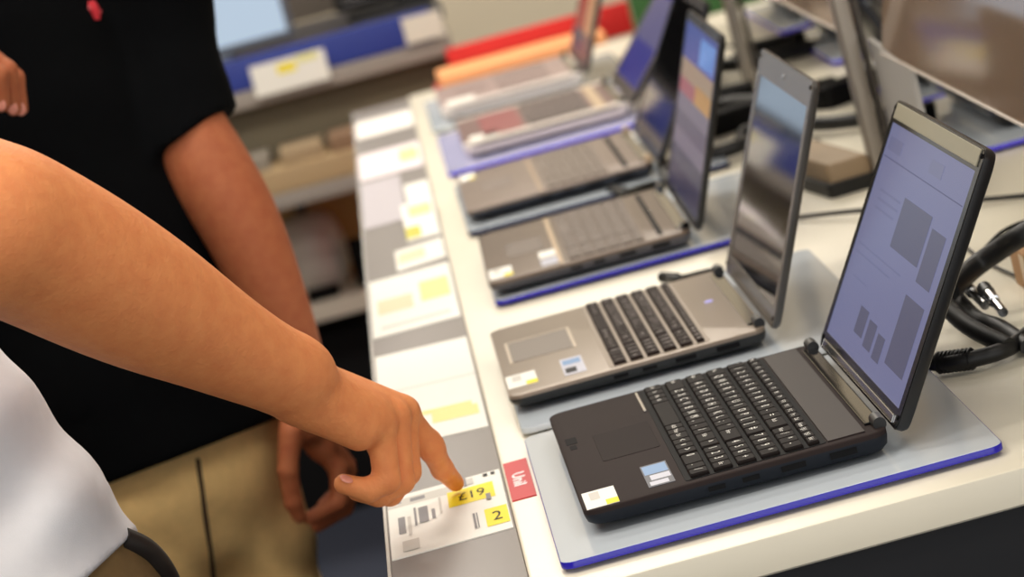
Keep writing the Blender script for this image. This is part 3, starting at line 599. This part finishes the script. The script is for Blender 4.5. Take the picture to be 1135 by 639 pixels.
#P0#
# ------------------------------------------------------------------ people: smooth continuous surfaces grown from tapered limbs
import openvdb
V3 = lambda v: np.array(v, dtype=np.float32)
class Field:
    def __init__(s, lo, hi, vox):
        s.lo = np.array(lo, float); s.vox = vox
        s.n = np.ceil((np.array(hi)-s.lo)/vox).astype(int)+1
        s.ax = [(s.lo[k]+np.arange(s.n[k])*vox).astype(np.float32) for k in range(3)]
        s.D = np.full(s.n, 1.0, np.float32)
    def like(s):
        f = Field.__new__(Field); f.lo, f.vox, f.n, f.ax = s.lo, s.vox, s.n, s.ax; f.D = np.full(s.n, 1.0, np.float32); return f
    def cone(s, a, b, ra, rb, k=.01, sq=None, cut=False):
        """tapered limb from a to b; sq=(direction, factor) flattens it"""
        a, b = V3(a), V3(b); rm = max(ra, rb)+k+.03
        lo, hi = np.minimum(a, b)-rm, np.maximum(a, b)+rm
        sl = []
        for q in range(3):
            i0 = max(0, int((lo[q]-s.lo[q])/s.vox)); i1 = min(s.n[q], int((hi[q]-s.lo[q])/s.vox)+2)
            if i1 <= i0: return s
            sl.append(slice(i0, i1))
        X = s.ax[0][sl[0]][:, None, None]-a[0]; Y = s.ax[1][sl[1]][None, :, None]-a[1]; Z = s.ax[2][sl[2]][None, None, :]-a[2]
        d = b-a; L = max(float(d@d), 1e-9)
        h = np.clip((X*d[0]+Y*d[1]+Z*d[2])/L, 0, 1)
        X = X-h*d[0]; Y = Y-h*d[1]; Z = Z-h*d[2]
        q2 = X*X+Y*Y+Z*Z
        if sq is not None:
            n = V3(sq[0]); n = n/np.linalg.norm(n); q2 = q2+(sq[1]**2-1)*(X*n[0]+Y*n[1]+Z*n[2])**2
        r = np.sqrt(q2)-(ra+(rb-ra)*h)
        D = s.D[tuple(sl)]
        if cut: s.D[tuple(sl)] = np.maximum(D, -r)
        else: s.D[tuple(sl)] = smin(D, r, k)
        return s
    def chain(s, pts, rs, k=.01, sq=None):
        if len(pts) > 4 and k >= .015:
            q4 = spline([tuple(p)+() for p in pts], 4); rs = list(np.interp(np.linspace(0, len(pts)-1, len(q4)), range(len(pts)), rs)); rs = list(np.convolve(np.pad(rs, 3, 'edge'), np.ones(7)/7, 'valid')); pts = [np.array(p) for p in q4]
        for i in range(len(pts)-1): s.cone(pts[i], pts[i+1], rs[i], rs[i+1], k, sq)
        return s
    def merge(s, o, k): s.D = smin(s.D, o.D, k); return s
    def half(s, p, n):
        """keep only the side the normal n points away from"""
        n = V3(n)/np.linalg.norm(n); p = V3(p)
        d = (s.ax[0][:, None, None]-p[0])*n[0]+(s.ax[1][None, :, None]-p[1])*n[1]+(s.ax[2][None, None, :]-p[2])*n[2]
        s.D = np.maximum(s.D, d); return s
    def hollow(s, t): s.D = np.maximum(s.D, -(s.D+t)); return s
    def ripple(s, amp, dirs):
        X = s.ax[0][:, None, None]; Y = s.ax[1][None, :, None]; Z = s.ax[2][None, None, :]
        for (kx, ky, kz, ph) in dirs:
            s.D = s.D + amp*np.sin(kx*X+ky*Y+kz*Z+ph+.9*np.sin(9*Z+5*X+ph)).astype(np.float32)
        return s
    def build(s, name, m, parent=None, extra=()):
        vs, fs, off = [], [], 0
        for f in (s,)+tuple(extra):
            g = openvdb.FloatGrid(1.0); g.copyFromArray(np.ascontiguousarray(np.clip(f.D, -.05, .05)*1.0))
            p, qd = g.convertToQuads(0.0)
            vs.append(p*f.vox+f.lo); fs.append(qd.astype(int)+off); off += len(p)
        me = bpy.data.meshes.new(name); V = np.concatenate(vs); F = np.concatenate(fs)
        me.vertices.add(len(V)); me.vertices.foreach_set('co', V.astype(np.float32).ravel())
        me.loops.add(len(F)*4); me.loops.foreach_set('vertex_index', F[:, ::-1].ravel().astype(np.int32))
        me.polygons.add(len(F)); me.polygons.foreach_set('loop_start', np.arange(len(F), dtype=np.int32)*4)
        me.update(calc_edges=True); me.validate()
        bm = bmesh.new(); bm.from_mesh(me); bmesh.ops.recalc_face_normals(bm, faces=bm.faces[:]); bm.to_mesh(me); bm.free()
        me.polygons.foreach_set('use_smooth', [True]*len(me.polygons)); me.materials.append(m)
        o = bpy.data.objects.new(name, me); COL.objects.link(o); o.parent = parent
        sm = o.modifiers.new('smooth', 'SMOOTH'); sm.factor = .5; sm.iterations = 3
        return o
def smin(a, b, k):
    h = np.clip(.5+.5*(b-a)/k, 0, 1); return b+(a-b)*h-k*h*(1-h)
def surf(o, px, py, lift=.001):
    """point on a garment seen at a place of the photograph"""
    bm = bmesh.new(); bm.from_mesh(o.data); t = BVHTree.FromBMesh(bm); bm.free()
    d = Vector(ray(px, py)).normalized(); h = t.ray_cast(Vector(CAM), d)
    return (h[0]-d*lift) if h[0] else None
def nail(p, dirn, nrm, L, W, parent, m):
    x = Vector(dirn).normalized(); z = Vector(nrm); z = (z-x*z.dot(x)).normalized(); y = z.cross(x)
    b = MB(); bmesh.ops.create_uvsphere(b.bm, u_segments=14, v_segments=8, radius=1)
    M = Matrix(((x.x*L, y.x*W, z.x*.0012, p[0]), (x.y*L, y.y*W, z.y*.0012, p[1]), (x.z*L, y.z*W, z.z*.0012, p[2]), (0, 0, 0, 1)))
    bmesh.ops.transform(b.bm, matrix=M, verts=b.bm.verts[:]); b.mi(m); b.build('fingernail', parent, True)
def head(f, c, facing, rs=1.0):
    """skull, jaw, nose, ears and neck added to a body field; c = centre of the head"""
    c = np.array(c, float); fd = np.array([facing[0], facing[1], 0.]); fd /= np.linalg.norm(fd); sd = np.array([-fd[1], fd[0], 0]); z = np.array([0, 0, 1.])
    f.cone(c+z*.03-fd*.018, c+z*.03+fd*.012, .085, .078, .03, (sd, 1.12))
    f.cone(c-z*.03+fd*.02, c-z*.085+fd*.055, .062, .034, .03)
    f.cone(c+fd*.088+z*.012, c+fd*.108-z*.022, .008, .013, .012)
    f.cone(c+fd*.084-z*.052-sd*.018, c+fd*.084-z*.052+sd*.018, .007, .007, .006)
    for q in (-1, 1):
        f.cone(c+sd*q*.074-z*.02, c+sd*q*.080+z*.02, .012, .016, .006, (sd, 1.8))
        f.cone(c+fd*.076+sd*q*.034+z*.026, c+fd*.078+sd*q*.026+z*.026, .011, .011, .006)
        f.cone(c+fd*.082+sd*q*.045+z*.042, c+fd*.086+sd*q*.018+z*.044, .007, .007, .008)
    f.cone(c-z*.06-fd*.01, c-z*.20-fd*.02, .056, .062, .03)
    return fd, sd
def hair_mesh(c, fd, parent, m):
    f = Field(np.array(c)-.16, np.array(c)+.16, .005); c = np.array(c, float); z = np.array([0, 0, 1.])
    sd = np.array([-fd[1], fd[0], 0])
    f.cone(c+z*.036-fd*.022, c+z*.036+fd*.008, .092, .084, .02, (sd, 1.1))
    f.half(c+fd*.05+z*.03, fd*.8-z*.75)
    f.half(c-z*.055, -z)
    f.ripple(.0012, [(220, 90, 160, 0), (-130, 210, 180, 1)])
    return f.build('hair', m, parent)
def eyes(c, fd, sd, parent):
    c = np.array(c, float)
    for q in (-1, 1):
        e = c+fd*.0845+sd*q*.031+np.array([0, 0, .026])
        b = MB(); bmesh.ops.create_uvsphere(b.bm, u_segments=14, v_segments=8, radius=.008)
        bmesh.ops.translate(b.bm, verts=b.bm.verts[:], vec=Vector(e-fd*.002)); b.mi(mat('brown_eye', (60, 42, 32), .2)); b.build('eye', parent, True)

SK_A = skin_mat('tan_skin', (230, 148, 92), (222, 136, 84))
SK_B = skin_mat('ruddy_skin', (176, 104, 68), (166, 92, 60))
M_nail = mat('fingernail_pink', (226, 150, 130), .3)
M_hair = mat('dark_hair', (30, 22, 18), .6)
fw3 = np.array(fw)

# ---- the pointing man in the white T-shirt
pa = empty('person', (-.50, .22, 0)); tag(pa, 'person in a white T-shirt pointing with one finger at the price card on the rail', 'person')
def fix(o): o.matrix_parent_inverse = Matrix.Translation(-o.parent.location); return o
A = lambda px, py, y: np.array(at(px, py, y))
sh = A(-250, 60, .13); el = A(-34, 238, -.03)
wr = A(334, 420, .13)
lo, hi = A(-110, 420, -.25), A(540, 60, .40)
arm = Field((-.56, -.17, T-.02), (-.05, .36, T+.50), .0025)
arm.chain([sh, el, A(0, 252, -.025), A(60, 281, 0), A(130, 318, .03), A(200, 355, .06), A(268, 391, .09), A(315, 413, .115), wr],
          [.060, .052, .0535, .0540, .0515, .0415, .0300, .0245, .0230], .02)
arm.cone(A(300, 408, .125), A(350, 424, .155), .022, .021, .012)
mcp = [A(448, 455, .238), A(446, 457, .214), A(436, 462, .190), A(421, 470, .168)]
for q, (p, rr) in enumerate(zip(mcp, (.0135, .0145, .0140, .0130))):
    arm.cone(A(338, 420+q*4, .165-.012*q), p, .0190, rr, .010)
arm.cone(A(336, 446, .125), A(398, 478, .150), .0195, .0165, .014)
arm.cone(A(350, 440, .14), A(405, 462, .165), .024, .019, .012)
tip = np.array(tz(505, 535, .0085))
fing = arm.like()
idx = arm.like().chain([A(447, 458, .238), A(477, 494, .262), A(490, 519, .285), tip], [.0125, .0112, .0100, .0080], .004)
idx.cone(A(474, 489, .26), A(480, 499, .265), .0118, .0115, .004)
mid_ = arm.like().chain([A(446, 457, .214), A(451, 522, .208), A(432, 546, .20), A(406, 546, .195)], [.0135, .0122, .0110, .0090], .004)
rng = arm.like().chain([A(437, 463, .190), A(444, 532, .185), A(420, 547, .178), A(396, 544, .174)], [.0135, .0120, .0108, .0090], .004)
pnk = arm.like().chain([A(421, 471, .168), A(429, 532, .162), A(408, 543, .156), A(381, 536, .152)], [.0128, .0115, .0102, .0088], .004)
thb = arm.like().chain([A(372, 440, .19), A(415, 478, .235), A(428, 510, .25), A(440, 532, .255)], [.016, .013, .0115, .009], .006)
for g in (idx, mid_, rng, pnk, thb): fing.merge(g, .0018)
arm.merge(fing, .007)
hipA = A(55, 702, .15)
fA = np.array([.45, .89, 0]); sA = np.array([.89, -.45, 0])      # facing the table end, right side towards it
chA = A(-215, 290, .16); hdA = chA+np.array([-.03, .04, .395])
bod = Field((-1.05, -.35, 0), (.05, .75, hdA[2]+.2), .0075)
bod.chain([hipA+np.array([-.10, .03, -.02]), A(-150, 540, .19), chA+np.array([-.05, .02, .0]), chA+np.array([-.03, .02, .15])], [.085, .100, .11, .085], .03)
shL = sh+np.array([-.36, .10, .0])
bod.chain([chA+np.array([-.02, 0, .15]), sh], [.08, .06], .04).chain([sh, el], [.058, .0515], .03)
bod.chain([chA+np.array([-.03, .02, .15]), shL, shL+np.array([-.02, .05, -.28]), shL+np.array([.03, .25, -.42])], [.08, .06, .048, .03], .04)
bod.cone(shL+np.array([.03, .25, -.42]), shL+np.array([.05, .33, -.46]), .026, .022, .02)
for q in range(4):
    p0 = shL+np.array([.05-.0+.018*(q-1.5), .33, -.46]); bod.cone(p0, p0+np.array([.004*(q-1.5), .07, -.045]), .011, .009, .006)
bod.cone(shL+np.array([.07, .31, -.46]), shL+np.array([.115, .35, -.475]), .012, .010, .006)
fdA, sdA = head(bod, hdA, fA)
footA = []
for q, off in enumerate((np.array([-.02, -.01, 0]), np.array([-.20, .06, 0]))):
    h0 = hipA+off; kn = np.array([h0[0]-.01, h0[1]+.02, .50]); an = np.array([h0[0]-.02, h0[1], .09]); footA.append(an)
    bod.chain([h0+np.array([-.01, .01, -.06]), kn, an], [.070, .052, .038], .015); bod.cone(an+np.array([0, 0, -.045]), an+fA*.12+np.array([0, 0, -.055]), .030, .022, .02)
body = bod.build('body', SK_A, pa, (arm,)); fix(body)
nail(tip+np.array([.0015, -.001, .0078]), tip-A(490, 519, .285), (0.2, -.3, 1), .0065, .0055, body, M_nail)
nail(A(384, 530.5, .1445), A(381, 536, .152)-A(408, 543, .156), (0, -.5, 1), .006, .0048, body, M_nail)
fix(hair_mesh(hdA, fdA, pa, M_hair)); 
eyes(hdA, fdA, sdA, body)
# T-shirt
ts = Field((-1.05, -.30, T-.14), (-.14, .70, chA[2]+.36), .005)
ts.chain([A(46, 800, .12), A(-2, 720, .13), A(-93, 580, .13), A(-243, 352, .13)], [.168, .147, .131, .140], .04)
ts.chain([A(-150, 760, .22), A(-290, 480, .22), chA+np.array([-.10, .05, .05])], [.15, .15, .15], .06)
ts.chain([chA+np.array([-.03, .02, .15]), shL, shL+np.array([-.01, .03, -.17])], [.10, .07, .068], .04)
hn = np.cross(np.array(ray(98, 639))-np.array(ray(147, 590)), fw3); hn /= np.linalg.norm(hn)
if hn @ (A(170, 640, .1)-A(120, 600, .1)) < 0: hn = -hn
ts.ripple(.0016, [(38, 10, -44, .4), (-22, 30, 60, 1.3)]); ts.ripple(.0040, [(26, 4, 34, 2.2), (-40, 8, 60, .6)])
hp = A(122, 616, .1); hd = np.array(ray(98, 639))-np.array(ray(147, 590)); hd = hd/np.linalg.norm(hd)
gx, gy, gz = ts.ax[0][:, None, None]-hp[0], ts.ax[1][None, :, None]-hp[1], ts.ax[2][None, None, :]-hp[2]
dh = gx*hn[0]+gy*hn[1]+gz*hn[2]; du = gx*hd[0]+gy*hd[1]+gz*hd[2]
ts.D = ts.D + (.006*np.exp(-(dh/.12)**2)*np.sin(62*du+14*dh+.8)+.003*np.exp(-((dh+.1)/.1)**2)*np.sin(40*dh-50*du)).astype(np.float32)
ts.half(hp, hn)
lsl = shL+np.array([-.01, .03, -.17])
slA = ts.like().chain([chA+np.array([-.03, .02, .15]), sh, sh*.40+el*.60], [.10, .072, .075], .04)
slA.half(sh*.47+el*.53, el-sh); ts.merge(slA, .02)
ts.hollow(.006)
M_tee = mat('white_cotton', (232, 232, 236), .85, noise=.02, nscale=60, bump=.15, bscale=900)
tee = ts.build('t_shirt', M_tee, pa); fix(tee)
# trousers
tr = Field((-.85, -.15, .05), (.02, .60, T+.24), .006)
tr.cone(hipA, hipA+np.array([-.16, .05, .0]), .106, .106, .05); tr.cone(hipA+np.array([-.08, .03, .03]), hipA+np.array([-.15, .05, .09]), .105, .110, .05)
for q, an in enumerate(footA):
    h0 = hipA+(np.array([-.005, -.01, 0]), np.array([-.19, .06, 0]))[q]
    tr.chain([h0, np.array([an[0]+.01, an[1]+.02, .50]), np.array([an[0], an[1], .10])], [.104, .078, .064], .03)
tr.ripple(.0014, [(60, 20, 50, 0), (-30, 40, 90, 1)]); tr.half((0, 0, .085), (0, 0, -1))
M_olive = mat('olive_trouser', (112, 88, 52), .9, noise=.1, nscale=90, bump=.2, bscale=1200)
trA = tr.build('trousers', M_olive, pa); fix(trA)
pts = [surf(trA, *q, .002) for q in ((136, 597), (152, 604), (164, 612), (175, 624), (184, 638), (190, 652), (194, 668))]
pts = [p for p in pts if p]
if len(pts) > 2:
    b = MB(); b.tube(spline(pts, 5), .0105, mat('dark_brown_strap', (34, 28, 24), .5), 10); o = b.build('pocket_flap', trA, True)
for an in footA:
    b = MB(); base = Vector(an); f_ = Vector(fA)
    s_ = Vector(sA)
    def sole(z, g): return [base+f_*(.06+(.135+g)*math.cos(2*math.pi*k/24))+s_*((.048+g)*math.sin(2*math.pi*k/24))+Vector((0, 0, z-base.z)) for k in range(24)]
    b.prism([sole(.0, 0), sole(.025, .004), sole(.06, -.002), sole(.10, -.012)], mat('dark_shoe', (40, 34, 32), .5)); fix(b.build('shoe', pa, True))

# ---- the man in the black polo shirt
pb = empty('person', (-.47, 1.14, 0)); tag(pb, 'person in a black polo shirt and khaki trousers standing behind the pointing arm', 'person')
fB = np.array([.6, -.8, 0]); lB = np.array([.8, .6, 0]); Z = np.array([0, 0, 1.])
pel = np.array([-.45, 1.13, .86]); che = np.array([-.50, 1.14, 1.32]); nk = np.array([-.51, 1.15, 1.50]); hdB = np.array([-.49, 1.13, 1.68])
sl_ = np.array(at(140, -55, 1.18)); eL = A(232, 190, 1.13)
wB = A(336, 432, 1.09)
armB = Field((-.42, .92, T-.22), (-.12, 1.28, T+.52), .0028)
armB.chain([A(178, 70, 1.155), A(206, 145, 1.115), A(232, 190, 1.09), A(262, 240, 1.075), A(290, 300, 1.07), A(318, 372, 1.075), wB], [.041, .038, .0400, .0375, .0330, .0275, .0235], .02)
armB.cone(wB, A(338, 470, 1.085), .0225, .024, .015).cone(A(345, 455, 1.10), A(356, 492, 1.10), .022, .019, .012).cone(A(326, 455, 1.07), A(324, 485, 1.06), .018, .014, .012)
fg = armB.like()
for pts, rs in (([A(322, 478, 1.05), A(319, 520, 1.045), A(325, 556, 1.05), A(332, 572, 1.055)], [.0135, .0115, .0105, .0085]),
                ([A(350, 488, 1.10), A(376, 520, 1.10), A(376, 556, 1.09), A(344, 574, 1.075)], [.0135, .0118, .0105, .0085]),
                ([A(356, 486, 1.12), A(384, 522, 1.125), A(382, 562, 1.115), A(352, 582, 1.10)], [.0135, .0118, .0105, .0085]),
                ([A(356, 480, 1.145), A(384, 516, 1.15), A(384, 556, 1.14), A(356, 578, 1.125)], [.013, .0112, .0100, .0082]),
                ([A(352, 474, 1.165), A(378, 506, 1.17), A(380, 540, 1.16), A(358, 560, 1.15)], [.012, .0102, .0090, .0075])):
    fg.merge(armB.like().chain(pts, rs, .004), .0018)
armB.merge(fg, .007)
# right hand resting high on the chest, only fingertips in view
eR = np.array([-.86, .98, 1.20]); sR = nk-lB*.20-Z*.03; yR = .82
wR = A(-70, 66, yR)
armR = Field((-.80, .68, 1.15), (-.36, 1.02, 1.50), .0028)
armR.chain([eR, wR], [.040, .025], .02).cone(wR, A(-34, 62, yR), .026, .026, .015).cone(wR, A(-26, 72, yR-.02), .022, .020, .012)
fr = armR.like()
for pts, rs in (([A(-46, 70, yR-.03), A(-26, 84, yR-.035), A(-16, 118, yR-.03)], [.0115, .0105, .0085]),
                ([A(-22, 66, yR-.02), A(-2, 84, yR-.03), A(2, 116, yR-.025)], [.0115, .0105, .0085]),
                ([A(-16, 60, yR), A(8, 78, yR-.01), A(15, 120, yR-.005)], [.0115, .0105, .0085]),
                ([A(-14, 58, yR+.02), A(18, 86, yR+.015), A(24, 121, yR+.015)], [.0100, .0088, .0072]),
                ([A(-50, 80, yR-.03), A(-40, 104, yR-.05), A(-26, 122, yR-.05)], [.013, .0115, .009])):
    fr.merge(armR.like().chain(pts, rs, .004), .0018)
armR.merge(fr, .007)
bb = Field((-1.02, .70, 0), (-.10, 1.55, 1.86), .0075)
bb.chain([pel-Z*.02, (pel+che)/2, che, nk-Z*.06], [.115, .120, .145, .10], .04, (fB, 1.25))
bb.chain([nk-Z*.06, sl_], [.08, .058], .04).chain([sl_, A(186, 90, 1.15)], [.048, .038], .03)
bb.chain([nk-Z*.06, sR, eR], [.08, .058, .042], .04).cone(eR, eR*.4+wR*.6, .041, .030, .02)
fdB, sdB = head(bb, hdB, fB)
footB = []
for s_ in (-1, 1):
    h0 = pel+lB*s_*.09-Z*.06; kn = np.array([h0[0], h0[1], .48])+fB*.01; an = np.array([h0[0], h0[1], .09]); footB.append(an)
    bb.chain([h0-lB*s_*.012, kn, an], [.068, .052, .038], .015); bb.cone(an-Z*.045, an+fB*.12-Z*.055, .030, .022, .02)
bodyB = bb.build('body', SK_B, pb, (armB, armR)); fix(bodyB)
for p0, p1 in ((A(-2, 84, yR-.03), A(2, 116, yR-.025)), (A(8, 78, yR-.01), A(15, 120, yR-.005)), (A(18, 86, yR+.015), A(24, 121, yR+.015))):
    nail(p1-fw3*.0078-Z*.0005, p1-p0, -fw3, .007, .0056, bodyB, M_nail)
fix(hair_mesh(hdB, fdB, pb, M_hair)); eyes(hdB, fdB, sdB, bodyB)
ps = Field((-1.00, .72, .74), (-.12, 1.55, 1.62), .0055)
ps.chain([pel-Z*.08, pel+Z*.10, (pel+che)/2, che, nk-Z*.05], [.172, .168, .165, .178, .105], .05, (fB, 1.22))
ps.chain([nk-Z*.05, sR, sR*.4+eR*.6], [.10, .070, .064], .05)
slv = ps.like().chain([nk-Z*.05, sl_, A(176, 60, 1.155), A(203, 150, 1.12), A(212, 175, 1.11)], [.10, .060, .054, .052, .052], .03)
c0 = A(220, 147, 1.12); cn = np.cross(np.array(ray(250, 126))-np.array(ray(188, 167)), fw3); cn /= np.linalg.norm(cn)
if cn[2] > 0: cn = -cn
slv.half(c0, cn); ps.merge(slv, .018)
ps.ripple(.0018, [(30, 20, 26, .5), (-18, 40, 44, 2.)])
hb_ = A(200, 503, 1.0); hxn = np.cross(np.array(ray(310, 455))-np.array(ray(95, 537)), fw3); hxn /= np.linalg.norm(hxn)
if hxn[2] > 0: hxn = -hxn
ps.half(A(205, 503, 1.02), hxn)
ps.hollow(.007)
M_polo = mat('black_cotton', (7, 8, 10), .95, spec=.08, noise=.1, nscale=60)
polo = ps.build('polo_shirt', M_polo, pb); fix(polo)
e = [surf(polo, *q, .0015) for q in ((101, 2), (103, 8), (106, 15), (108, 22))]
if all(e):
    b = MB(); b.tube(spline(e, 4), [.0045, .005, .0055, .006, .006, .0065, .0065, .006, .0055, .005, .0045, .004, .003][:len(spline(e, 4))], mat('red_embroidery', (196, 40, 52), .8), 8); b.build('emblem', polo, True)
    e2 = [surf(polo, *q, .0015) for q in ((98, 8), (105, 12), (111, 13))]
    b = MB(); b.tube(e2, .0025, mat('pink_embroidery', (206, 90, 96), .8), 8); b.build('emblem_detail', polo, True)
b = MB(); b.lathe([(.072, -.02), (.066, .012), (.070, .014), (.080, -.022)], M_polo, 30, tuple(nk+fB*.005+Z*.03)); b.build('collar', polo, True)
kt = Field((-.78, .85, .05), (-.15, 1.45, 1.0), .006)
kt.cone(pel+Z*.06, pel-Z*.03, .150, .158, .03, (fB, 1.22))
for s_, an in zip((-1, 1), footB):
    kt.chain([pel+lB*s_*.075-Z*.05, np.array([an[0], an[1], .48]), np.array([an[0], an[1], .10])], [.100, .080, .066], .02)
kt.ripple(.0016, [(50, 30, 40, 0), (-26, 44, 84, 1), (70, 10, 60, 2)]); kt.half((0, 0, .085), -Z)
M_khaki = mat('khaki_cotton', (240, 202, 136), .9, noise=.06, nscale=70, bump=.2, bscale=1200)
khk = kt.build('trousers', M_khaki, pb); fix(khk)
f_ = [surf(khk, *q, .0003) for q in ((219, 508), (222, 530), (226, 560), (231, 595), (235, 625), (238, 655))]
f_ = [p for p in f_ if p]
if len(f_) > 2:
    b = MB(); b.tube(spline(f_, 4), .0028, mat('fold_shade', (58, 38, 26), .9), 8); b.build('fly_fold_shade', khk, True)  # dark tube puts the shade of the fly fold into colour
for an in footB:
    b = MB(); base = Vector(an); fv = Vector(fB); sv = Vector(lB)
    def sole(z, g): return [base+fv*(.06+(.135+g)*math.cos(2*math.pi*k/24))+sv*((.048+g)*math.sin(2*math.pi*k/24))+Vector((0, 0, z-base.z)) for k in range(24)]
    b.prism([sole(.0, 0), sole(.025, .004), sole(.06, -.002), sole(.10, -.012)], mat('dark_shoe', (40, 34, 32), .5)); fix(b.build('shoe', pb, True))
#P1#

sc.view_settings.view_transform = 'Standard'; sc.view_settings.look = 'None'; sc.view_settings.gamma = 1; sc.view_settings.use_curve_mapping = False
sc.view_settings.exposure = -0.6
sc.cycles.use_denoising = True
sc.cycles.max_bounces = 8
